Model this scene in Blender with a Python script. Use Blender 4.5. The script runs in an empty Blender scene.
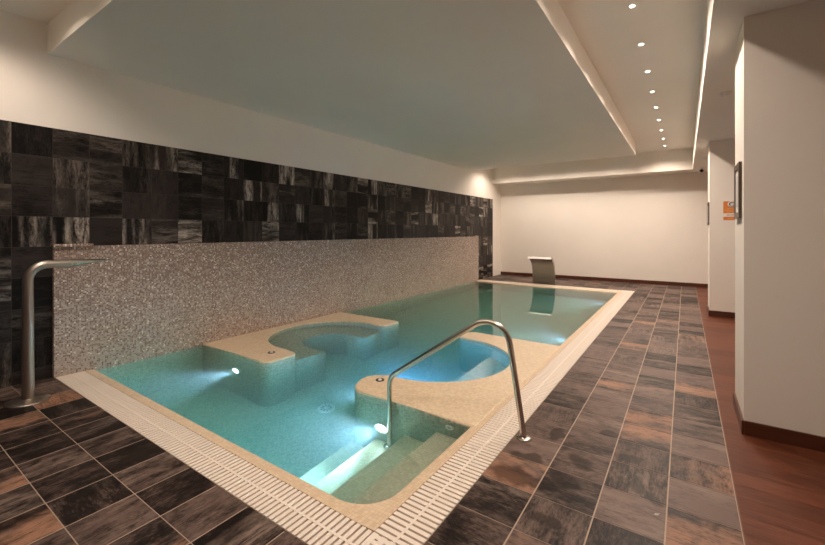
import bpy, bmesh, math, random
from mathutils import Vector, Matrix

random.seed(7)
S = bpy.context.scene
COL = S.collection
PI = math.pi

# ------------------------------------------------------------------ helpers
def finish(name, bm, mats, parent=None, smooth=False, recalc=True):
    me = bpy.data.meshes.new(name)
    if recalc:
        bmesh.ops.recalc_face_normals(bm, faces=bm.faces[:])
    bm.to_mesh(me); bm.free()
    for m in (mats if isinstance(mats, (list, tuple)) else [mats]):
        me.materials.append(m)
    if smooth:
        for p in me.polygons: p.use_smooth = True
        if smooth != 'all':
            me.set_sharp_from_angle(angle=math.radians(40))
    o = bpy.data.objects.new(name, me); COL.objects.link(o)
    if parent: o.parent = parent
    return o

def tag(o, label=None, cat=None, group=None, kind=None):
    if label: o['label'] = label
    if cat: o['category'] = cat
    if group: o['group'] = group
    if kind: o['kind'] = kind
    return o

def empty(name, loc=(0, 0, 0), rz=0.0):
    o = bpy.data.objects.new(name, None); COL.objects.link(o)
    o.location = loc; o.rotation_euler = (0, 0, rz); o.empty_display_size = .1
    return o

def copy_tree(o):
    c = o.copy(); COL.objects.link(c)
    for ch in list(o.children):
        k = copy_tree(ch); k.parent = c
    return c

SK = 0.0095                     # the long wall is not quite square to the deck
XW = -5.30
def skew(bm, verts=None):
    for v in (verts or bm.verts): v.co.x += SK * v.co.y

def box(bm, x0, x1, y0, y1, z0, z1, mi=0, bev=0.0):
    vs = [bm.verts.new((x, y, z)) for z in (z0, z1) for y in (y0, y1) for x in (x0, x1)]
    idx = [(0, 2, 3, 1), (4, 5, 7, 6), (0, 1, 5, 4), (2, 6, 7, 3), (0, 4, 6, 2), (1, 3, 7, 5)]
    fs = [bm.faces.new([vs[i] for i in f]) for f in idx]
    for f in fs: f.material_index = mi
    if bev:
        es = list({e for f in fs for e in f.edges})
        bmesh.ops.bevel(bm, geom=es, offset=bev, segments=2, affect='EDGES', profile=.5)
    return vs

def prism(bm, pts, z0, z1, mi_side=0, mi_top=0, bev=0.0):
    lo = [bm.verts.new((x, y, z0)) for x, y in pts]
    hi = [bm.verts.new((x, y, z1)) for x, y in pts]
    n = len(pts); sides = []
    for i in range(n):
        f = bm.faces.new((lo[i], lo[(i+1) % n], hi[(i+1) % n], hi[i])); f.material_index = mi_side; f.smooth = True
    top = bm.faces.new(hi); top.material_index = mi_top
    bot = bm.faces.new(lo[::-1]); bot.material_index = mi_side
    if bev:
        es = list(top.edges)
        r = bmesh.ops.bevel(bm, geom=es, offset=bev, segments=4, affect='EDGES', profile=.5)
        for f in r['faces']: f.material_index = mi_top
    return top

def arc(cx, cy, r, a0, a1, n):
    return [(cx + r*math.cos(math.radians(a0+(a1-a0)*i/n)), cy + r*math.sin(math.radians(a0+(a1-a0)*i/n))) for i in range(n+1)]

def fillet(pts, rads, n=8):
    """3-D polyline with its inner corners rounded."""
    out = [Vector(pts[0])]
    for i in range(1, len(pts)-1):
        p, a, b = Vector(pts[i]), Vector(pts[i-1]), Vector(pts[i+1])
        d1 = (a-p).normalized(); d2 = (b-p).normalized()
        ang = d1.angle(d2); r = rads[i-1]
        t = r / math.tan(ang/2)
        c = p + (d1+d2).normalized() * (r / math.sin(ang/2))
        s = p + d1*t; e = p + d2*t
        u = (s-c); w = (e-c); tot = u.angle(w); ax = u.cross(w).normalized()
        for k in range(n+1):
            out.append(c + Matrix.Rotation(tot*k/n, 3, ax) @ u)
    out.append(Vector(pts[-1]))
    return out

def tube(bm, pts, rad, n=20, cap=True, shape=None):
    pts = [Vector(p) for p in pts]
    rads = rad if isinstance(rad, (list, tuple)) else [rad]*len(pts)
    T = []
    for i in range(len(pts)):
        a = pts[max(i-1, 0)]; b = pts[min(i+1, len(pts)-1)]
        T.append((b-a).normalized())
    up = Vector((1, 0, 0)) if abs(T[0].x) < .8 else Vector((0, 1, 0))
    nrm = (up - T[0]*up.dot(T[0])).normalized()
    rings = []
    for i, p in enumerate(pts):
        nrm = (nrm - T[i]*nrm.dot(T[i])).normalized(); bi = T[i].cross(nrm)
        r = rads[i]; ra, rb = r if isinstance(r, tuple) else (r, r)
        rings.append([bm.verts.new(p + nrm*ra*math.cos(2*PI*k/n) + bi*rb*math.sin(2*PI*k/n)) for k in range(n)])
    for a, b in zip(rings, rings[1:]):
        for k in range(n):
            bm.faces.new((a[k], a[(k+1) % n], b[(k+1) % n], b[k])).smooth = True
    if cap:
        bm.faces.new(rings[0][::-1]); bm.faces.new(rings[-1])

def lathe(bm, prof, n=32, mi=0):
    """prof: (r, z) from axis to axis, about the local z axis."""
    rings = []
    for r, z in prof:
        if r < 1e-6: rings.append([bm.verts.new((0, 0, z))])
        else: rings.append([bm.verts.new((r*math.cos(2*PI*k/n), r*math.sin(2*PI*k/n), z)) for k in range(n)])
    for a, b in zip(rings, rings[1:]):
        for k in range(n):
            k2 = (k+1) % n
            if len(a) == 1 and len(b) == 1: continue
            if len(a) == 1: f = bm.faces.new((a[0], b[k], b[k2]))
            elif len(b) == 1: f = bm.faces.new((a[k], b[0], a[k2]))
            else: f = bm.faces.new((a[k], b[k], b[k2], a[k2]))
            f.material_index = mi; f.smooth = True

# ------------------------------------------------------------------ node helpers
class NT:
    def __init__(s, name):
        s.m = bpy.data.materials.new(name); s.m.use_nodes = True
        s.t = s.m.node_tree; s.t.nodes.clear()
        s.out = s.t.nodes.new('ShaderNodeOutputMaterial')
    def n(s, typ, ins=None, **props):
        nd = s.t.nodes.new('ShaderNode'+typ)
        for k, v in props.items(): setattr(nd, k, v)
        for k, v in (ins or {}).items(): s.put(nd.inputs[k], v)
        return nd
    def put(s, sock, v):
        if isinstance(v, bpy.types.NodeSocket): s.t.links.new(v, sock)
        elif v is not None:
            if hasattr(sock.default_value, '__len__') and not hasattr(v, '__len__'): v = [v]*len(sock.default_value)
            if hasattr(v, '__len__') and sock.type == 'RGBA' and len(v) == 3: v = (*v, 1)
            sock.default_value = v
    def math(s, op, a, b=None, c=None, clamp=False):
        nd = s.n('Math', operation=op, use_clamp=clamp)
        for i, v in enumerate((a, b, c)):
            if v is not None: s.put(nd.inputs[i], v)
        return nd.outputs[0]
    def vec(s, op, a, b=None):
        nd = s.n('VectorMath', operation=op)
        s.put(nd.inputs[0], a)
        if b is not None: s.put(nd.inputs[1], b)
        return nd.outputs[0]
    def mix(s, f, a, b, blend='MIX'):
        nd = s.n('Mix', data_type='RGBA', blend_type=blend, clamp_factor=True)
        s.put(nd.inputs[0], f); s.put(nd.inputs[6], a); s.put(nd.inputs[7], b)
        return nd.outputs[2]
    def ss(s, v, lo, hi, a=0.0, b=1.0):
        nd = s.n('MapRange', interpolation_type='SMOOTHSTEP')
        for i, q in enumerate((v, lo, hi, a, b)): s.put(nd.inputs[i], q)
        return nd.outputs[0]
    def noise(s, vec, scale, detail=3, rough=.55, dist=0.0):
        nd = s.n('TexNoise', {'Vector': vec, 'Scale': scale, 'Detail': detail, 'Roughness': rough, 'Distortion': dist})
        return nd.outputs[0]
    def pos(s): return s.n('NewGeometry').outputs['Position']
    def bsdf(s, color, rough=.5, metal=0.0, bump=None, bstr=.1, bdist=.01, **kw):
        b = s.n('BsdfPrincipled')
        s.put(b.inputs['Base Color'], color); s.put(b.inputs['Roughness'], rough); s.put(b.inputs['Metallic'], metal)
        for k, v in kw.items(): s.put(b.inputs[k.replace('_', ' ')], v)
        if bump is not None:
            nb = s.n('Bump', {'Strength': bstr, 'Distance': bdist, 'Height': bump})
            s.t.links.new(nb.outputs[0], b.inputs['Normal'])
        s.t.links.new(b.outputs[0], s.out.inputs[0])
        return s.m

def simple(name, color, rough=.5, metal=0.0, **kw):
    return NT(name).bsdf(color, rough, metal, **kw)

def emit(name, color, strength):
    t = NT(name); e = t.n('Emission', {'Color': color, 'Strength': strength})
    t.t.links.new(e.outputs[0], t.out.inputs[0]); return t.m

# ------------------------------------------------------------------ materials
def plaster(name, col):
    t = NT(name); p = t.pos()
    n1 = t.noise(p, 1.1, 4); n2 = t.noise(p, 90, 3)
    c = t.mix(t.ss(n1, .3, .7), [x*.97 for x in col], col)
    return t.bsdf(c, .82, bump=n2, bstr=.10, bdist=.004)
M_wall = plaster('cream_plaster', (.87, .805, .73))
M_ceil = plaster('ceiling_plaster', (.84, .785, .71))

def slate(name, dark, mid, light, rust, rough0, wet=False):
    """Stone-look porcelain: streaks along u, per-tile tone (r), rust share (g), light-streak share (b)."""
    t = NT(name)
    uv = t.n('UVMap').outputs[0]
    at = t.n('Attribute', attribute_name='tone').outputs['Color']
    sp = t.n('SeparateColor', {0: at}).outputs
    tone, rus, stk = sp[0], sp[1], sp[2]
    a = t.noise(t.vec('MULTIPLY', uv, (1.1, 5.0, 1)), 1.0, 7, .66, .5)
    b = t.noise(uv, 1.7, 6, .62, .6)
    g = t.noise(t.vec('MULTIPLY', uv, (7, 22, 1)), 1.0, 5, .75)
    h = t.noise(t.vec('MULTIPLY', uv, (.22, 1.5, 1)), 1.0, 2, .5)
    f = t.math('ADD', t.math('MULTIPLY', a, .42), t.math('ADD', t.math('MULTIPLY', b, .45), t.math('MULTIPLY', g, .52)))
    f = t.math('ADD', f, t.math('MULTIPLY', t.math('SUBTRACT', tone, .5), .30))
    c = t.mix(t.ss(f, .56, .88), dark, mid)
    # pale worn bands along the streak direction
    ls = t.math('MULTIPLY', t.ss(h, .42, .60), t.ss(t.math('ADD', t.math('MULTIPLY', a, .75), t.math('MULTIPLY', g, .38)), .44, .72))
    c = t.mix(t.math('MULTIPLY', ls, stk), c, light)
    # rust coloured side of a tile
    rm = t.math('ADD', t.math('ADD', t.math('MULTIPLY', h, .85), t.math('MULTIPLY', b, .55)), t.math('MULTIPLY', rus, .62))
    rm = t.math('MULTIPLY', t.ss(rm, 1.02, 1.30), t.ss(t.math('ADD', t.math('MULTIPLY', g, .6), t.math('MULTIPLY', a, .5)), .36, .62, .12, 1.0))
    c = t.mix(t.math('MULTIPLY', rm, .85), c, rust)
    rough = t.math('ADD', t.math('MULTIPLY', b, .22), rough0)
    if wet:
        p = t.pos()
        wob = t.vec('SCALE', t.vec('SUBTRACT', t.n('TexNoise', {'Vector': p, 'Scale': 7.0, 'Detail': 3}).outputs[1], (.5, .5, .5)))
        wob.node.inputs['Scale'].default_value = .16
        q = t.vec('ADD', p, wob)
        w = None
        for (x, y, rx, ry) in [(-.76, 2.98, .05, .11), (-.555, 2.70, .09, .07), (-.30, 2.93, .075, .06), (-.585, 2.44, .09, .06),
                               (-.22, 2.64, .06, .10), (-.85, 2.57, .10, .05), (-.86, 2.33, .15, .10), (-.70, 2.33, .10, .07),
                               (-.155, 2.56, .025, .05), (-.60, 2.05, .09, .05), (-.45, 3.2, .06, .05)]:
            d = t.vec('MULTIPLY', t.vec('SUBTRACT', q, (x, y, 0)), (1/rx, 1/ry, 0))
            ln = t.n('VectorMath', {0: d}, operation='LENGTH').outputs['Value']
            m = t.ss(ln, .7, 1.2, 1.0, 0.0)
            w = m if w is None else t.math('MAXIMUM', w, m)
        c = t.mix(t.math('MULTIPLY', w, .9), c, t.mix(1.0, c, (.30, .27, .25), 'MULTIPLY'))
        rough = t.math('SUBTRACT', rough, t.math('MULTIPLY', w, .02))
    return t.bsdf(c, rough, bump=t.math('ADD', a, g), bstr=.10, bdist=.003, Specular_IOR_Level=.17)

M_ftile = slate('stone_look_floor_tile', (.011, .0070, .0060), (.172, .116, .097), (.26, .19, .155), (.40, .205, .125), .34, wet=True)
M_wtile = slate('stone_look_wall_tile', (.0045, .0037, .0036), (.032, .025, .0225), (.62, .52, .44), (.09, .06, .046), .30)
M_grout = simple('pale_grout', (.47, .36, .28), .8)
M_dgrout = simple('dark_grout', (.05, .042, .038), .85)

def mosaic(name, size, fn, rough=.25, grout=(.6, .52, .44), gw=.42, bstr=.25):
    t = NT(name)
    p = t.vec('ADD', t.pos(), (.0073, .0061, .0049))
    q = t.vec('SCALE', p); q.node.inputs['Scale'].default_value = 1/size
    cell = t.vec('FLOOR', q); fr = t.vec('ABSOLUTE', t.vec('SUBTRACT', t.vec('FRACTION', q), (.5, .5, .5)))
    r1 = t.n('TexWhiteNoise', {'Vector': cell}, noise_dimensions='3D')
    nrm = t.vec('ABSOLUTE', t.n('NewGeometry').outputs['True Normal'])
    fs = t.n('SeparateXYZ', {0: fr}).outputs; ns = t.n('SeparateXYZ', {0: nrm}).outputs
    g = None
    for i in range(3):
        m = t.math('MULTIPLY', t.math('GREATER_THAN', fs[i], gw), t.math('LESS_THAN', ns[i], .72))
        g = m if g is None else t.math('MAXIMUM', g, m)
    c = fn(t, r1.outputs['Value'], r1.outputs['Color'], p)
    c = t.mix(g, c, grout)
    return t.bsdf(c, t.math('ADD', t.math('MULTIPLY', g, .4), rough), bump=t.math('SUBTRACT', 1.0, g), bstr=bstr, bdist=.001)

def f_wallmos(t, v, col, p):
    z = t.n('SeparateXYZ', {0: p}).outputs[2]
    cl = t.noise(p, 1.6, 3)
    pr = t.ss(z, -.1, 1.35, .22, .74)
    pr = t.math('ADD', pr, t.math('MULTIPLY', t.math('SUBTRACT', cl, .5), .5))
    s = t.n('SeparateColor', {0: col}).outputs
    brown = t.mix(s[1], (.185, .108, .086), (.32, .215, .178))
    cream = t.mix(s[2], (.39, .295, .235), (.56, .46, .385))
    c = t.mix(t.math('LESS_THAN', v, pr), cream, brown)
    return t.mix(t.math('GREATER_THAN', s[1], .965), c, (.85, .76, .66))
M_wmos = mosaic('brown_cream_glass_mosaic', .0148, f_wallmos, .22, (.46, .37, .31), .43)

def f_pool(t, v, col, p):
    return t.mix(v, (.30, .36, .28), (.54, .59, .48))
M_pool = mosaic('pale_pool_mosaic', .024, f_pool, .25, (.46, .50, .42), .44)

def f_beige(t, v, col, p):
    return t.mix(v, (.70, .53, .36), (.84, .67, .48))
M_curb = mosaic('beige_curb_mosaic', .024, f_beige, .28, (.66, .49, .33), .45)
def f_beige2(t, v, col, p):
    return t.mix(v, (.67, .52, .35), (.82, .665, .48))
M_plat = mosaic('sand_platform_mosaic', .024, f_beige2, .30, (.70, .54, .37), .45)
def f_step(t, v, col, p):
    return t.mix(v, (.72, .62, .46), (.88, .79, .63))
M_step = mosaic('sand_step_mosaic', .024, f_step, .3, (.62, .54, .40), .45)

def steel(name, col, rough):
    t = NT(name); p = t.pos()
    n = t.noise(t.vec('MULTIPLY', p, (140, 140, 9)), 1.0, 3)
    r = t.math('ADD', t.math('MULTIPLY', n, .12), rough-.05)
    return t.bsdf(col, r, 1.0)
M_steel = steel('brushed_stainless_steel', (.60, .55, .50), .22)
M_steel2 = steel('satin_stainless_steel', (.42, .37, .32), .36)

def wood(name, c0, c1, r=.42):
    t = NT(name)
    uv = t.n('UVMap').outputs[0]
    at = t.n('SeparateColor', {0: t.n('Attribute', attribute_name='tone').outputs['Color']}).outputs
    a = t.noise(t.vec('MULTIPLY', uv, (1.5, 26, 1)), 1.0, 5, .6, .4)
    b = t.noise(t.vec('MULTIPLY', uv, (.8, 3, 1)), 1.0, 4)
    f = t.math('ADD', t.math('MULTIPLY', a, .6), t.math('ADD', t.math('MULTIPLY', b, .4), t.math('MULTIPLY', t.math('SUBTRACT', at[0], .5), .16)))
    c = t.mix(t.ss(f, .25, .8), c0, c1)
    sc = t.ss(t.noise(t.vec('MULTIPLY', uv, (5, 9, 1)), 1.0, 6, .7), .66, .8)
    c = t.mix(t.math('MULTIPLY', sc, .35), c, (.36, .22, .16))
    return t.bsdf(c, t.math('ADD', t.math('MULTIPLY', b, .2), r-.08), bump=a, bstr=.08, bdist=.002, Specular_IOR_Level=.2)
M_wood = wood('red_brown_wood_plank', (.078, .022, .010), (.20, .062, .030))
t = NT('dark_red_wood_skirting'); p = t.pos()
n = t.noise(t.vec('MULTIPLY', p, (3, 3, 60)), 1.0, 4)
M_skirt = t.bsdf(t.mix(n, (.055, .017, .009), (.125, .040, .020)), .32, bump=n, bstr=.05, bdist=.002)
M_frame = simple('dark_brown_frame_wood', (.075, .045, .03), .4)
M_white = simple('white_plastic', (.82, .79, .74), .4)
M_grate = simple('ivory_plastic_grate', (.90, .80, .70), .42)
M_channel = simple('gutter_channel', (.23, .155, .105), .6)
M_black = simple('black_plastic', (.012, .012, .012), .3)
M_dark = simple('charcoal_rubber', (.03, .028, .027), .5)
M_mat = simple('ivory_mat_board', (.80, .76, .69), .7)
M_print = simple('pale_print', (.62, .60, .56), .6)
M_orange = simple('orange_paper', (.72, .22, .045), .6)
M_orange2 = simple('pale_orange_ink', (.86, .45, .16), .6)
M_navy = simple('slate_blue_ink', (.10, .12, .17), .6)
M_rose = simple('rose_ink', (.62, .32, .30), .6)
M_bulb = emit('lit_downlight_lens', (1, .86, .70), 60)
M_lamp = emit('lit_pool_lamp_lens', (.80, .92, 1.0), 55)

t = NT('pool_water_material')
g = t.n('BsdfGlass', {'Color': (1, 1, 1), 'Roughness': 0.0, 'IOR': 1.333})
t.t.links.new(g.outputs[0], t.out.inputs['Surface'])
va = t.n('VolumeAbsorption', {'Color': (.31, .77, .64), 'Density': .66})
vs = t.n('VolumeScatter', {'Color': (.75, .95, 1.0), 'Density': .21, 'Anisotropy': .15})
ad = t.n('AddShader'); t.t.links.new(va.outputs[0], ad.inputs[0]); t.t.links.new(vs.outputs[0], ad.inputs[1])
t.t.links.new(ad.outputs[0], t.out.inputs['Volume'])
M_water = t.m

# ------------------------------------------------------------------ tiled surfaces
class Tiles:
    """Quads of a tiled surface with UVs turned per tile and a tone attribute."""
    def __init__(s):
        s.bm = bmesh.new(); s.uv = s.bm.loops.layers.uv.new('UVMap'); s.t = s.bm.loops.layers.float_color.new('tone')
    def quad(s, co, w, h, tone, turn=None, mi=0, mat_uv=True):
        vs = [s.bm.verts.new(c) for c in co]
        f = s.bm.faces.new(vs); f.material_index = mi
        ou, ov = random.uniform(0, 50), random.uniform(0, 50)
        base = [(0, 0), (w, 0), (w, h), (0, h)]
        turn = random.random() < .5 if turn is None else turn
        for l, (a, b) in zip(f.loops, base):
            if turn: a, b = b, a
            l[s.uv].uv = (ou + a/.3, ov + b/.3); l[s.t] = (*tone, 1)

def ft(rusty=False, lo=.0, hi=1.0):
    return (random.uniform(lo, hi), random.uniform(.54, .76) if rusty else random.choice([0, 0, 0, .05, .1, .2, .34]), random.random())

RUST_L = [(-3.844, 1.045), (-2.712, .547), (-2.132, .874), (-4.121, .708), (-3.364, .604), (-4.518, .962)]
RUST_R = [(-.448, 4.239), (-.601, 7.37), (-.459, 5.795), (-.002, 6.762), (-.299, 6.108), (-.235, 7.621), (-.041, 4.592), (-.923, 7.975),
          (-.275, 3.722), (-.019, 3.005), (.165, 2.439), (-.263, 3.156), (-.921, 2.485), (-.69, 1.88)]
GX0, GX1 = -1.26, -1.014      # gutter grate, right side: pool edge, deck edge
GY0, GY1 = 1.50, 1.262        # gutter grate, near side
FY0, FY1 = 10.88, 11.15       # gutter grate, far side

T = Tiles()
def deck(xs, ys, rust, tp=.2, hi=1.0, lo=0.0, z=0.0):
    for i in range(len(xs)-1):
        for j in range(len(ys)-1):
            x0, x1, y0, y1 = xs[i], xs[i+1], ys[j], ys[j+1]
            if x1-x0 < .012 or y1-y0 < .012: continue
            r = any(x0 <= a <= x1 and y0 <= b <= y1 for a, b in rust)
            g = .0022
            # a tile is often made of two differently streaked halves
            tone = ft(r, lo, hi)
            gx = .0036
            T.quad([(x0+gx, y0+g, z), (x1-gx, y0+g, z), (x1-gx, y1-g, z), (x0+gx, y1-g, z)], x1-x0, y1-y0, tone, turn=(random.random() < tp))
def span(a, b, first, pitch):
    v = [a]; k = math.ceil((a-first)/pitch + 1e-6)
    while first + k*pitch < b - 1e-6: v.append(first + k*pitch); k += 1
    return v + [b]
XR = [.232 - .3115*k for k in range(4, -1, -1)]
deck(XR, span(-4.0, 12.9, 2.2165, .3105), RUST_R, .2, 1.0, .25)
XL = span(-5.34, GX1, -1.93, .308)
deck(XL, span(-4.0, GY1, GY1, .306), RUST_L, .85, .7)
deck(span(-5.25, GX1, GX1, .3115), span(FY1, 12.9, FY1, .3105), [(-3.9, 11.6), (-2.2, 12.3)])
box(T.bm, -5.34, .232, -4.0, GY1, -.06, -.0015, 1)
box(T.bm, GX1, .232, GY1, 12.95, -.06, -.0015, 1)
box(T.bm, -5.34, GX1, FY1, 12.95, -.06, -.0015, 1)
floor = finish('floor', T.bm, [M_ftile, M_grout], recalc=False)
tag(floor, 'dark brown stone look tiled deck around the pool', 'floor', kind='structure')

T = Tiles()
y = -4.0; k = 0
while y < 12.9:
    y1 = min(y+.155, 12.9); x = .236 - random.uniform(0, 1.2)
    while x < 2.6:
        x1 = x + random.uniform(1.3, 2.0); a, b = max(x, .236), min(x1, 2.6)
        if b-a > .02: T.quad([(a+.001, y+.0012, 0), (b-.001, y+.0012, 0), (b-.001, y1-.0012, 0), (a+.001, y1-.0012, 0)], b-a, y1-y, (random.random(), 0, 0), turn=False)
        x = x1
    y = y1
box(T.bm, .232, 2.6, -4.0, 12.95, -.06, -.003, 1)
wf = finish('floor_wood', T.bm, [M_wood, simple('plank_gap', (.19, .09, .058), .7)], recalc=False)
tag(wf, 'red brown wooden plank floor beside the tiled deck', 'floor', kind='structure')

# ------------------------------------------------------------------ walls
bm = bmesh.new(); box(bm, XW-.25, XW-.012, -4.2, 13.2, 0, 3.8); skew(bm)
tag(finish('wall_left', bm, M_wall), 'cream plaster wall above the dark tiles', 'wall', kind='structure')

T = Tiles()
Y = -1.744; nrow0 = 0
ys = [ .959 + .3003*k for k in range(-16, 38)]
ys = [v for v in ys if v < 12.05] + [12.2]
zs = [0, .12, .42, .72, 1.02, 1.32, 1.62, 1.92, 2.22, 2.52]
for i in range(len(ys)-1):
    for j in range(len(zs)-1):
        y0, y1, z0, z1 = ys[i], ys[i+1], zs[j], zs[j+1]
        if y0 > 1.5 and y1 < 10.7 and z1 < 1.25: continue
        g = .0016; r = random.random()
        stk = random.uniform(.7,1) if r > .70 else (.25 if r > .4 else random.uniform(.0, .12))
        tone = (random.uniform(0, 1), random.choice([0, 0, .1, .3]), stk)
        w, h = y1-y0, z1-z0
        T.quad([(XW, y0+g, z0+g), (XW, y1-g, z0+g), (XW, y1-g, z1-g), (XW, y0+g, z1-g)], w, h, tone)
box(T.bm, XW-.02, XW-.0015, -4.0, 12.2, 0, 2.52, 1)
skew(T.bm)
tag(finish('wall_left_tile_cladding', T.bm, [M_wtile, M_dgrout], recalc=False), 'black streaked square tiles cladding the long wall', 'wall', kind='structure')

bm = bmesh.new()
x0 = XW + .003
box(bm, x0+.022, x0+.047, 1.256, 11.03, -.029, 1.318)            # face slab
box(bm, x0, x0+.0221, 1.256, 11.03, -.029, 1.27)                  # lower backing: leaves the overflow slot
box(bm, x0, x0+.047, 1.256, 1.58, 1.2705, 1.342, bev=.004)
box(bm, x0, x0+.047, 10.75, 11.03, 1.2705, 1.342, bev=.004)
skew(bm)
tag(finish('wall_left_mosaic', bm, M_wmos), 'brown and cream glass mosaic wall panel along the pool', 'wall', kind='structure')

bm = bmesh.new(); box(bm, -5.6, 2.8, 12.9, 13.1, 0, 3.8)
tag(finish('wall_back', bm, M_wall), 'plain cream wall at the far end of the pool', 'wall', kind='structure')
bm = bmesh.new(); box(bm, -5.6, 2.8, -4.2, -4.0, 0, 3.8)
tag(finish('wall_front', bm, M_wall), 'cream wall behind the viewpoint', 'wall', kind='structure')
bm = bmesh.new(); box(bm, 2.6, 2.8, -4.2, 13.1, 0, 3.8)
tag(finish('wall_right', bm, M_wall), 'cream wall on the plank floor side', 'wall', kind='structure')

bm = bmesh.new(); box(bm, -5.19, 2.6, 12.885, 12.902, 0, .10, bev=.003)
tag(finish('baseboard_back', bm, M_skirt), 'dark red wooden skirting along the far wall', 'baseboard', kind='structure')

def column(y0, y1, label, sl):
    bm = bmesh.new(); box(bm, .353, 1.25, y0, y1, 0, 3.2)
    tag(finish('column', bm, M_wall), label, 'column', kind='structure')
    bm = bmesh.new()
    box(bm, .338, .3535, y0-.015, y1+.015, 0, .10, bev=.002); box(bm, .3535, 1.26, y0-.015, y0+.0005, 0, .10, bev=.002)
    tag(finish('baseboard_column', bm, M_skirt), sl, 'baseboard', kind='structure')
column(3.745, 4.36, 'wide cream column nearest the viewer on the plank floor', 'dark red skirting around the nearer cream column')
column(8.62, 9.24, 'cream column further back behind the wide near one', 'dark red skirting around the farther cream column')

# ------------------------------------------------------------------ ceiling: high recess around a dropped centre, lower bulkheads outside
ZR, ZS, ZL = 3.56, 3.26, 3.03
SX, SY0, SY1, LX, FY, NY = -.95, 1.22, 10.64, .16, 12.2, .08
bm = bmesh.new(); box(bm, -5.6, 2.8, -4.2, 13.1, ZR, 3.8)
tag(finish('ceiling', bm, M_ceil), 'raised ceiling strip holding the row of downlights', 'ceiling', kind='structure')
bm = bmesh.new(); box(bm, -5.45, SX, SY0, SY1, ZS, ZR+.02)
tag(finish('ceiling_dropped_panel', bm, M_ceil), 'large dropped flat ceiling panel over the pool', 'ceiling', kind='structure')
bm = bmesh.new()
box(bm, LX, 2.62, -4.02, 12.92, ZL, ZR+.02)
box(bm, -5.45, LX+.001, FY, 12.92, ZL, ZR+.02)
box(bm, -5.45, LX+.001, -4.02, NY, ZL, ZR+.02)
tag(finish('ceiling_bulkhead', bm, M_ceil), 'lower ceiling border along the far wall and columns', 'ceiling', kind='structure')

# ------------------------------------------------------------------ pool shell
PX1, PY0, PY1, ZF, ZW = -1.34, 1.585, 10.80, -1.25, -.03
PXL = XW + .045
inner = [(PXL-.12, PY0), (-3.5, PY0)] + arc(PX1-.25, PY0+.25, .25, -90, 0, 10) + [(PX1, 5.0), (PX1, PY1), (-3.4, PY1), (PXL+.2, PY1)]
def ring(bm, inn, out, z0, z1, lip=0.0):
    n = len(inn)
    a = [bm.verts.new((x, y, z1-lip)) for x, y in inn]; b = [bm.verts.new((x, y, z1)) for x, y in out]
    a0 = [bm.verts.new((x, y, z0)) for x, y in inn]; b0 = [bm.verts.new((x, y, z0)) for x, y in out]
    for i in range(n-1):
        bm.faces.new((a[i], a[i+1], b[i+1], b[i])); bm.faces.new((a0[i], a0[i+1], a[i+1], a[i])).smooth = True
        bm.faces.new((b[i], b[i+1], b0[i+1], b0[i])); bm.faces.new((b0[i], b0[i+1], a0[i+1], a0[i]))
    for i in (0, n-1): bm.faces.new((a[i], b[i], b0[i], a0[i]))
def outer(d0x, d0y, d1y):
    out = []
    for (x, y) in inner:
        if abs(y-PY0) < 1e-6 and x < PX1-.26: out.append((x, d0y))
        elif abs(y-PY1) < 1e-6: out.append((d0x if abs(x-PX1) < 1e-6 else x, d1y))
        elif x > PX1-1e-6 and y > PY0+.26: out.append((d0x, y))
        else:
            a = math.atan2(y-(PY0+.25), x-(PX1-.25)); cx, cy = PX1-.25, PY0+.25
            dx, dy = math.cos(a), math.sin(a)
            k = min((d0x-cx)/dx if dx > 1e-6 else 1e9, (d0y-cy)/dy if dy < -1e-6 else 1e9)
            out.append((cx+dx*k, cy+dy*k))
    return out
bm = bmesh.new(); ring(bm, inner, outer(GX0, GY0, FY0), -.10, 0.0, .012)
tag(finish('trim_pool_curb', bm, M_curb), 'beige mosaic curb between the water and the grates', 'curb', kind='structure')
bm = bmesh.new(); ring(bm, [(x, y) for x, y in inner], outer(GX0+.02, GY0-.02, FY0+.02), ZF-.1, -.1)
box(bm, -5.6, -1.2, 1.4, 11.0, ZF-.15, ZF)
vs = box(bm, XW-.2, XW+.045, 1.3, 11.05, ZF-.1, -.0295); skew(bm, vs)
tag(finish('pool_basin', bm, M_pool), 'sunken pool basin lined with pale mosaic', 'pool', kind='structure')

bm = bmesh.new()
box(bm, -5.3, GX1, GY1, GY0, -.14, -.10); box(bm, GX0, GX1, GY0, FY1, -.14, -.10); box(bm, -5.3, GX0, FY0, FY1, -.14, -.10)
box(bm, -5.3, GX1, GY1-.01, GY1, -.12, -.0005); box(bm, GX1, GX1+.01, GY1, FY1, -.12, -.0005)
tag(finish('trim_gutter_channel', bm, M_channel), 'brown overflow channel below the ivory grates', 'gutter', kind='structure')

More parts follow.
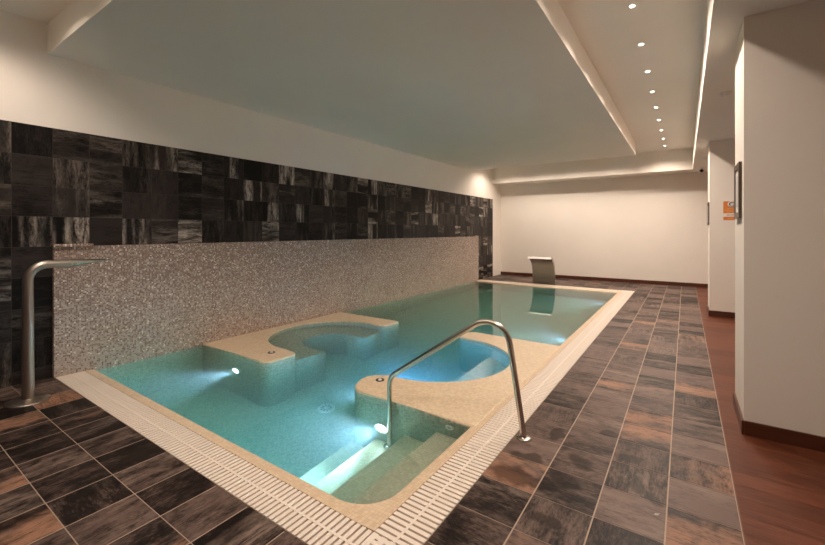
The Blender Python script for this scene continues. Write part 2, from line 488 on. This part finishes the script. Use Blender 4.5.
def grate(name, x0, x1, y0, y1, along, label, joints=()):
    root = empty(name, ((x0+x1)/2, (y0+y1)/2, 0)); ox, oy = root.location.x, root.location.y
    b = bmesh.new(); pitch, w = .0365, .0235
    a0, a1 = (x0, x1) if along == 'x' else (y0, y1)
    n = int((a1-a0)/pitch); p = (a1-a0)/n
    for i in range(n):
        c = a0 + (i+.5)*p
        if along == 'x': box(b, c-w/2-ox, c+w/2-ox, y0+.003-oy, y1-.003-oy, -.028, 0)
        else: box(b, x0+.003-ox, x1-.003-ox, c-w/2-oy, c+w/2-oy, -.028, 0)
    finish('slats', b, M_grate, root)
    b = bmesh.new()
    if along == 'x': box(b, x0-ox, x1-ox, (y0+y1)/2-.007-oy, (y0+y1)/2+.007-oy, -.02, .0012)
    else: box(b, (x0+x1)/2-.007-ox, (x0+x1)/2+.007-ox, y0-oy, y1-oy, -.02, .0012)
    finish('spine', b, M_grate, root)
    for j in joints:
        b = bmesh.new()
        if along == 'x': box(b, j-.012-ox, j+.012-ox, y0+.002-oy, y1-.002-oy, -.027, .0006)
        else: box(b, x0+.002-ox, x1-.002-ox, j-.012-oy, j+.012-oy, -.027, .0006)
        finish('joint_bar', b, M_grate, root)
    return tag(root, label, 'grate', 'overflow grates around the pool')
grate('overflow_grate', -5.235, GX0, GY1, GY0, 'x', 'ivory slatted overflow grate along the near edge of the pool')
grate('overflow_grate', GX0, GX1, GY0, FY0, 'y', 'long ivory slatted overflow grate beside the walkway and handrail foot')
grate('overflow_grate', -5.15, GX0, FY0, FY1, 'x', 'ivory overflow grate at the far edge below the curved spout')
def corner(x0, x1, y0, y1, label):
    root = empty('corner_grate', ((x0+x1)/2, (y0+y1)/2, 0)); h = (x1-x0)/2-.002; hy = (y1-y0)/2-.002
    b = bmesh.new(); k = 7; p = 2*hy/k
    for i in range(k): box(b, -h, h, -hy+i*p+.004, -hy+(i+1)*p-.004, -.028, 0)
    finish('slats', b, M_grate, root)
    b = bmesh.new()
    for i in range(5):
        c = -h+.018 + i*(2*h-.036)/4; box(b, c-.016, c+.016, -hy, hy, -.026, .0008)
    finish('cross_bars', b, M_grate, root)
    tag(root, label, 'grate', 'overflow grates around the pool')
corner(GX0, GX1, GY1, GY0, 'square ivory grate piece at the near corner of the pool')
corner(GX0, GX1, FY0, FY1, 'square ivory grate piece at the far corner of the pool')

# steps in the near corner
root = empty('pool_steps', (-1.95, 2.2, ZF))
for i, (xa, xb, zt) in enumerate([(-1.64, -1.30, -.25), (-1.95, -1.642, -.50), (-2.26, -1.952, -.75), (-2.57, -2.262, -1.0)]):
    b = bmesh.new(); box(b, xa+1.95, xb+1.95, 1.56-2.2, 2.73-2.2, 0.01, zt-ZF, bev=.006)
    finish('tread', b, M_step, root)
tag(root, 'four submerged mosaic steps in the near corner of the pool', 'steps')

# whirlpool seat against the mosaic wall
b = bmesh.new()
c1x, c1y, c1r = -4.19, 4.03, .84
out1 = [(-5.2234, 2.74), (-4.5, 2.74)] + arc(-3.99, 2.87, .13, -90, 0, 6) + arc(-3.97, 3.085, .11, 0, 75, 5)
out1 += arc(c1x, c1y, c1r, -80, -280, 40) + arc(-3.97, 4.975, .11, -75, 0, 5) + arc(-3.90, 5.21, .04, 0, 90, 3) + [(-5.1996, 5.25)]
prism(b, out1, ZF+.004, 0.0, 0, 1, bev=.022)
root = finish('horseshoe_whirlpool', b, [M_pool, M_plat])
tag(root, 'horseshoe whirlpool seat built against the mosaic wall', 'whirlpool')
b = bmesh.new()
bo = arc(c1x, c1y, c1r+.03, -72, -288, 40)
bo = [p for p in bo] + [(-3.875, 4.42)] + [(-4.19, 4.42)] + arc(c1x, c1y, .39, 90, 270, 18) + [(-3.875, 3.64)]
prism(b, bo, ZF+.004, -.27, 0, 0, bev=.015)
finish('bench', b, M_pool, root)

# round tub on the walkway side
b = bmesh.new()
c2x, c2y, c2r = -2.44, 4.07, .855
out2 = [(-1.305, 2.74), (-2.0, 2.74)] + arc(-2.43, 2.97, .23, -90, -180, 8)[0:] + arc(-2.53, 3.07, .13, 180, 80, 6)
out2 += arc(c2x, c2y, c2r, -92, 92, 44) + arc(-2.53, 5.03, .10, -80, -180, 5) + arc(-2.53, 5.20, .10, 180, 90, 5) + [(-1.305, 5.30)]
prism(b, out2, ZF+.004, 0.0, 0, 1, bev=.022)
tub = finish('whirlpool_tub', b, [M_pool, M_plat])
tag(tub, 'sand coloured platform with a round whirlpool tub beside the handrail', 'whirlpool')
b = bmesh.new()
prism(b, arc(c2x, c2y, c2r+.03, -69, 69, 30), ZF+.004, -.50, 0, 0, bev=.01)
finish('bench', b, M_pool, tub)

# air buttons on the platforms
def button(x, y, label):
    r = empty('air_button', (x, y, .0))
    b = bmesh.new(); lathe(b, [(0, .002), (.026, .002), (.030, .006), (.041, .006), (.044, .0), (.040, -.004)]); finish('rim', b, M_black, r)
    b = bmesh.new(); lathe(b, [(0, .012), (.012, .012), (.018, .009), (.020, .002)]); finish('push_cap', b, M_white, r)
    tag(r, label, 'button', 'air buttons on the whirlpools')
button(-4.143, 3.011, 'round black air button on the corner of the horseshoe seat')
button(-2.491, 3.062, 'round black air button on the platform corner behind the handrail')

# underwater lamps
def pool_lamp(x, y, z, rx, rz, label, power, size=2.3, tilt=None, color=(.50, .70, 1.0)):
    r = empty('pool_lamp', (x, y, z)); r.rotation_euler = (rx, 0, rz)
    b = bmesh.new(); lathe(b, [(.058, .012), (.064, .022), (.084, .018), (.090, .004), (.088, -.01)]); finish('bezel', b, M_white, r)
    b = bmesh.new(); lathe(b, [(0, .018), (.04, .016), (.060, .010), (.060, -.008)]); finish('lens', b, M_lamp, r)
    tag(r, label, 'lamp', 'underwater lamps in the pool')
    l = bpy.data.lights.new('pool_lamp_beam', 'SPOT'); l.energy = power; l.color = color
    l.spot_size = size; l.spot_blend = .6; l.shadow_soft_size = .05
    o = bpy.data.objects.new('pool_lamp_beam', l); COL.objects.link(o)
    d = Matrix.Rotation(rz, 3, 'Z') @ Matrix.Rotation(rx, 3, 'X') @ Vector((0, 0, 1))
    o.location = Vector((x, y, z)) + d*.07
    aim = d if tilt is None else Vector(tilt)
    o.rotation_euler = aim.to_track_quat('-Z', 'Y').to_euler()
H = PI/2
pool_lamp(-4.43, 2.738, -.535, H, 0, 'glowing underwater lamp in the side of the horseshoe seat', 125, 1.3, (-.1, -1, .12))
pool_lamp(-2.20, 2.738, -.54, H, 0, 'glowing underwater lamp by the foot of the steps', 150, 1.95, (-.5, -.8, .08))
pool_lamp(PX1-.002, 6.15, -.50, H, -PI/2, 'underwater lamp in the pool wall just past the round tub', 75, 2.2)
pool_lamp(PX1-.002, 9.5, -.50, H, -PI/2, 'underwater lamp in the pool wall near the far corner', 60, 2.2)
pool_lamp(-2.662, 3.0, -.50, H, -PI/2, 'underwater lamp on the platform end facing the horseshoe seat', 34, 2.5, color=(.34, .57, 1.0))
pool_lamp(c2x-.02, c2y-c2r+.002, -.36, -H, 0, 'underwater lamp inside the round tub', 115, 2.9, color=(.14, .42, 1.0))

# return inlet and floor drain
r = empty('return_inlet', (-1.523, 2.738, -.115)); r.rotation_euler = (H, 0, 0)
b = bmesh.new(); lathe(b, [(.019, .006), (.023, .013), (.036, .010), (.040, .002), (.039, -.006)]); finish('ring', b, M_white, r)
b = bmesh.new(); lathe(b, [(0, .004), (.021, .004), (.021, -.005)]); finish('nozzle', b, simple('grey_nozzle', (.42, .42, .38), .5), r)
tag(r, 'white oval return inlet on the tub side above the top step', 'inlet')
r = empty('floor_drain', (-3.35, 3.16, ZF))
b = bmesh.new(); lathe(b, [(0, .012), (.05, .012), (.075, .012), (.095, .006), (.10, .0), (.098, -.004)]); finish('cover', b, M_white, r)
b = bmesh.new()
for k in range(10):
    a = k*PI/5; vs = box(b, .03, .075, -.006, .006, .009, .0135)
    bmesh.ops.rotate(b, verts=vs, cent=(0, 0, 0), matrix=Matrix.Rotation(a, 3, 'Z'))
finish('slots', b, M_dark, r)
tag(r, 'round white drain cover on the pool floor', 'drain')

# water: one closed body
bm = bmesh.new()
prism(bm, [(XW+.0555, PY0-.02), (-1.58, PY0-.02)] + arc(PX1-.25+.02, PY0+.23, .25, -90, 0, 8) + [(PX1+.02, PY1+.02), (XW+.147, PY1+.02)], ZF-.02, ZW)
for v in bm.verts:
    if v.co.x < -5: v.co.x -= .03
water = finish('pool_water', bm, M_water)
tag(water, 'clear teal pool water with a still mirror surface', 'water', kind='stuff')

# ------------------------------------------------------------------ steel fittings
# handrail
hr = empty('pool_handrail', (-.95, 2.78, 0))
b = bmesh.new()
P = [(-2.09, 2.70, -.745), (-2.09, 2.70, .225), (-1.085, 2.765, .925), (-.945, 2.78, 0.0)]
pts = fillet(P, [.13, .17], 12)
tube(b, [Vector(p) - Vector((-.95, 2.78, 0)) for p in pts], .0215, 20)
finish('rail', b, M_steel, hr, smooth=True)
b = bmesh.new(); lathe(b, [(.0, .012), (.028, .013), (.034, .010), (.050, .007), (.054, .0), (.0, .0)]); f1 = finish('flange', b, M_steel, hr); f1.location = (.005, 0, .0005)
f2 = f1.copy(); COL.objects.link(f2); f2.location = (-2.09+.95, 2.70-2.78, -.7485)
tag(hr, 'polished steel handrail bending from the walkway down to the pool steps', 'handrail')

# water cannon by the tiled wall
wc = empty('water_cannon', (-4.70, .955, 0))
b = bmesh.new()
pp = fillet([(0, 0, .012), (0, 0, 1.178), (0, .32, 1.178)], [.13], 12)
tube(b, pp, [.043 - .007*min(1, p.z/1.0) for p in pp], 24)
finish('pole', b, M_steel2, wc, smooth=True)
b = bmesh.new()
tube(b, [(0, .29, 1.178), (0, .34, 1.180), (0, .42, 1.186), (0, .51, 1.190), (0, .585, 1.191)],
     [(.0365, .0365), (.036, .035), (.045, .022), (.055, .011), (.062, .005)], 24)
finish('nozzle', b, M_steel, wc, smooth=True)
b = bmesh.new(); lathe(b, [(.0, .03), (.045, .03), (.055, .026), (.10, .018), (.142, .011), (.150, .006), (.150, .0005), (0, .0005)], 48)
finish('flange', b, M_steel2, wc)
tag(wc, 'tall bent steel water cannon standing by the dark tiled wall', 'water cannon')

# curved sheet spout at the far end
cs = empty('curved_spout', (-3.30, 11.36, 0))
cl = [(.02, .012), (.03, .18), (.005, .34), (-.06, .52), (-.17, .66), (-.29, .735)]
# smooth the profile
def catmull(pts, n=6):
    o = []
    for i in range(len(pts)-1):
        p0 = pts[max(i-1, 0)]; p1 = pts[i]; p2 = pts[i+1]; p3 = pts[min(i+2, len(pts)-1)]
        for k in range(n):
            t = k/n
            o.append(tuple(.5*((2*p1[j]) + (-p0[j]+p2[j])*t + (2*p0[j]-5*p1[j]+4*p2[j]-p3[j])*t*t + (-p0[j]+3*p1[j]-3*p2[j]+p3[j])*t**3) for j in (0, 1)))
    o.append(pts[-1]); return o
prof = catmull(cl)
def sheet(bm, prof, x0, x1, th):
    L = []
    for i, (yy, zz) in enumerate(prof):
        a = prof[max(i-1, 0)]; c = prof[min(i+1, len(prof)-1)]
        d = Vector((c[0]-a[0], c[1]-a[1])).normalized(); nn = Vector((-d.y, d.x))
        L.append(((yy+nn.x*th/2, zz+nn.y*th/2), (yy-nn.x*th/2, zz-nn.y*th/2)))
    V = [[bm.verts.new((x, q[0], q[1])) for x in (x0, x1) for q in l] for l in L]
    for a, c in zip(V, V[1:]):
        for i, j in ((0, 2), (3, 1), (2, 3), (1, 0)):
            bm.faces.new((a[i], a[j], c[j], c[i])).smooth = True
    for r in (V[0], V[-1]): bm.faces.new((r[0], r[1], r[3], r[2]))
b = bmesh.new(); sheet(b, prof, -.285, .285, .05); finish('body_sheet', b, M_steel2, cs, smooth=True)
b = bmesh.new(); vs = box(b, -.32, .315, -.36, -.30, .712, .760)
for v in vs:
    if v.co.z < .73: v.co.y -= .04
finish('lip', b, simple('steel_painted_highlight', (.92, .88, .84), .45, .35), cs)  # same steel, whitened and less metallic: the lip's highlight is painted into its colour
for xa, xb in ((.2851, .305), (-.305, -.2851)):
    b = bmesh.new(); sheet(b, prof, xa, xb, .085); finish('side_edge', b, M_steel2, cs, smooth=True)
b = bmesh.new(); box(b, -.33, .33, -.06, .09, .0005, .012, bev=.002); finish('base_plate', b, M_steel2, cs)
tag(cs, 'curved steel sheet waterfall spout at the far end of the pool', 'spout')

# ------------------------------------------------------------------ downlights
def make_dl():
    r = empty('ceiling_downlight')
    b = bmesh.new(); lathe(b, [(.0225, .006), (.024, -.004), (.038, -.006), (.042, -.002), (.041, .003)]); finish('trim_ring', b, M_white, r)
    b = bmesh.new(); lathe(b, [(0, -.002), (.015, -.0015), (.0235, .001), (.023, .004)]); finish('lens', b, M_bulb, r)
    return r
proto = make_dl(); first = True
def downlight(x, y, label, group, power, cone=147, blend=.62):
    global first
    o = proto if first else copy_tree(proto); first = False
    o.location = (x, y, ZR)
    tag(o, label, 'downlight', group)
    l = bpy.data.lights.new('downlight_beam', 'SPOT'); l.energy = power; l.color = (1.0, .835, .705)
    l.spot_size = math.radians(cone); l.spot_blend = blend; l.shadow_soft_size = .045
    q = bpy.data.objects.new('downlight_beam', l); COL.objects.link(q); q.location = (x, y, ZR-.025)
ORD = ['nearest', 'second', 'third', 'fourth', 'fifth', 'sixth', 'seventh', 'eighth', 'farthest']
PW = 86
for k in range(9):
    nm = ('%s downlight from the viewer' % ORD[k]) if 0 < k < 8 else ('nearest downlight to the viewer' if k == 0 else 'farthest downlight from the viewer')
    downlight(-.404, 4.187+.9145*k, 'small lit ' + nm + ' in the ceiling row', 'downlights in the ceiling row above the walkway', PW)
for k, y in enumerate([3.27, 2.36, 1.44, .64, ]):
    downlight(-.404, y, 'lit downlight over the near deck, number %s back from the visible row' % ['one', 'two', 'three', 'four'][k], 'downlights above the near walkway', PW*.5)
for k, x in enumerate([-1.62, -2.57, -3.52, -4.47]):
    downlight(x, 11.3, 'lit downlight above the far end, %s from the walkway corner' % ORD[k], 'downlights in the far ceiling recess', PW*.95, 148, .55)
for k, x in enumerate([-1.5, -2.5, -3.5, -4.5]):
    downlight(x, .64, 'lit downlight above the near end of the pool, %s from the walkway corner' % ORD[k], 'downlights in the near ceiling recess', PW*.72)

# ------------------------------------------------------------------ small things on the columns and ceiling
def picture(yc, zc, w, h, label):
    r = empty('picture_frame', (.353, yc, zc))
    b = bmesh.new(); t_, d = .045, .019
    box(b, -d, 0, -w/2, -w/2+t_, -h/2, h/2, bev=.003); box(b, -d, 0, w/2-t_, w/2, -h/2, h/2, bev=.003)
    box(b, -d+.0005, 0, -w/2+t_, w/2-t_, -h/2, -h/2+t_); box(b, -d+.0005, 0, -w/2+t_, w/2-t_, h/2-t_, h/2)
    finish('frame', b, M_frame, r)
    b = bmesh.new(); box(b, -.012, -.003, -w/2+t_-.002, w/2-t_+.002, -h/2+t_-.002, h/2-t_+.002); finish('mat', b, M_mat, r)
    b = bmesh.new(); box(b, -.0135, -.0115, -w/2+t_+.06, w/2-t_-.06, -h/2+t_+.05, h/2-t_-.05); finish('print', b, M_print, r)
    tag(r, label, 'picture', 'framed pictures on the columns')
picture(4.04, 1.787, .35, .425, 'dark framed picture on the side of the near column')
picture(8.93, 1.785, .47, .40, 'dark framed picture seen edge on at the farther column')

r = empty('notice_poster', (.655, 8.6198, 1.824))
b = bmesh.new(); box(b, -.115, .115, -.003, .0005, -.16, .16); finish('sheet', b, M_orange, r)
b = bmesh.new(); box(b, -.114, .114, -.0042, -.0028, -.105, -.045); finish('white_band', b, M_white, r)
for a, c in [(-.07, -.03), (-.02, .03), (.04, .085)]:
    b = bmesh.new(); box(b, a, c, -.0052, -.004, -.083, -.066); finish('band_word', b, M_rose, r)
b = bmesh.new(); lathe(b, [(0, .0008), (.052, .0008), (.052, -.0006)]); e1 = finish('emblem', b, M_white, r); e1.rotation_euler = (H, 0, 0); e1.location = (-.004, -.0034, .105)
b = bmesh.new(); pts = arc(0, 0, .040, 20, 200, 14) + arc(.008, -.006, .026, 200, 20, 14)[0:]; prism(b, pts, 0, .0008); e2 = finish('emblem_crescent', b, M_navy, r); e2.rotation_euler = (H, 0, 0); e2.location = (-.002, -.0042, .107)
for z_, h_, a, c in [(.026, .009, -.06, .10), (.004, .009, -.09, .09), (-.020, .009, -.07, .08), (-.136, .010, -.06, .06)]:
    b = bmesh.new(); box(b, a, c, -.0042, -.0028, z_, z_+h_); finish('text_line', b, M_orange2, r)
tag(r, 'orange paper notice with a white band on the farther column', 'poster')

def detector(x, y, label):
    r = empty('smoke_detector', (x, y, ZL))
    b = bmesh.new(); lathe(b, [(0, -.014), (.052, -.014), (.056, -.008), (.056, .003)]); finish('base', b, M_white, r)
    b = bmesh.new(); lathe(b, [(0, -.046), (.022, -.046), (.034, -.040), (.038, -.028), (.046, -.024), (.046, -.0135)]); finish('head', b, M_white, r)
    tag(r, label, 'smoke detector', 'smoke detectors on the low ceiling')
detector(.374, 5.663, 'white smoke detector on the ceiling beside the near column')
detector(.36, 10.43, 'white smoke detector on the ceiling near the security camera')

r = empty('security_camera', (.33, 12.0, ZL))
b = bmesh.new(); lathe(b, [(0, -.015), (.038, -.015), (.042, -.010), (.042, .002)]); finish('mount', b, M_white, r)
b = bmesh.new(); tube(b, fillet([(0, 0, -.012), (0, 0, -.062), (0, -.03, -.075)], [.015], 4), .010, 10); finish('arm', b, M_white, r)
b = bmesh.new(); tube(b, [(-.03, .10, -.085), (0, 0, -.085), (.002, -.055, -.085)], .036, 20); finish('housing', b, M_white, r)
b = bmesh.new(); tube(b, [(.002, -.054, -.085), (.003, -.068, -.085)], .038, 20); finish('lens_face', b, M_black, r)
tag(r, 'small security camera with a black face under the ceiling at the far wall', 'camera')

b = bmesh.new()
vs = [b.verts.new(c) for c in [(0, 0, .001), (.03, .006, .001), (.045, .028, .012), (.012, .024, .004), (.02, .012, .0015)]]
b.faces.new((vs[0], vs[1], vs[4])); b.faces.new((vs[1], vs[2], vs[4])); b.faces.new((vs[2], vs[3], vs[4])); b.faces.new((vs[3], vs[0], vs[4]))
bmesh.ops.solidify(b, geom=b.faces[:], thickness=.0008)
o = finish('paper_scrap', b, M_white); o.location = (-.135, 2.41, .0008); o.scale = (.6, .6, .6)
tag(o, 'tiny curled white paper scrap lying on a floor tile', 'paper')

# ------------------------------------------------------------------ camera and world
cd = bpy.data.cameras.new('camera'); co = bpy.data.objects.new('camera', cd); COL.objects.link(co)
co.location = (0, 0, 1.473); co.rotation_euler = (PI/2, 0, .60125)
cd.sensor_width = 36; cd.lens = 397.29/825*36; cd.shift_y = -.05; cd.clip_start = .02
S.camera = co
w = bpy.data.worlds.new('world'); S.world = w; w.use_nodes = True
w.node_tree.nodes['Background'].inputs[0].default_value = (.9, .85, .8, 1)
w.node_tree.nodes['Background'].inputs[1].default_value = 0.0
S.view_settings.view_transform = 'Standard'; S.view_settings.look = 'None'
S.view_settings.gamma = 1; S.view_settings.use_curve_mapping = False
S.view_settings.exposure = 0.05
c = S.cycles
c.max_bounces = 14; c.diffuse_bounces = 8; c.glossy_bounces = 6; c.transmission_bounces = 12; c.volume_bounces = 1
c.use_denoising = True; c.sample_clamp_indirect = 40.0; c.blur_glossy = .6
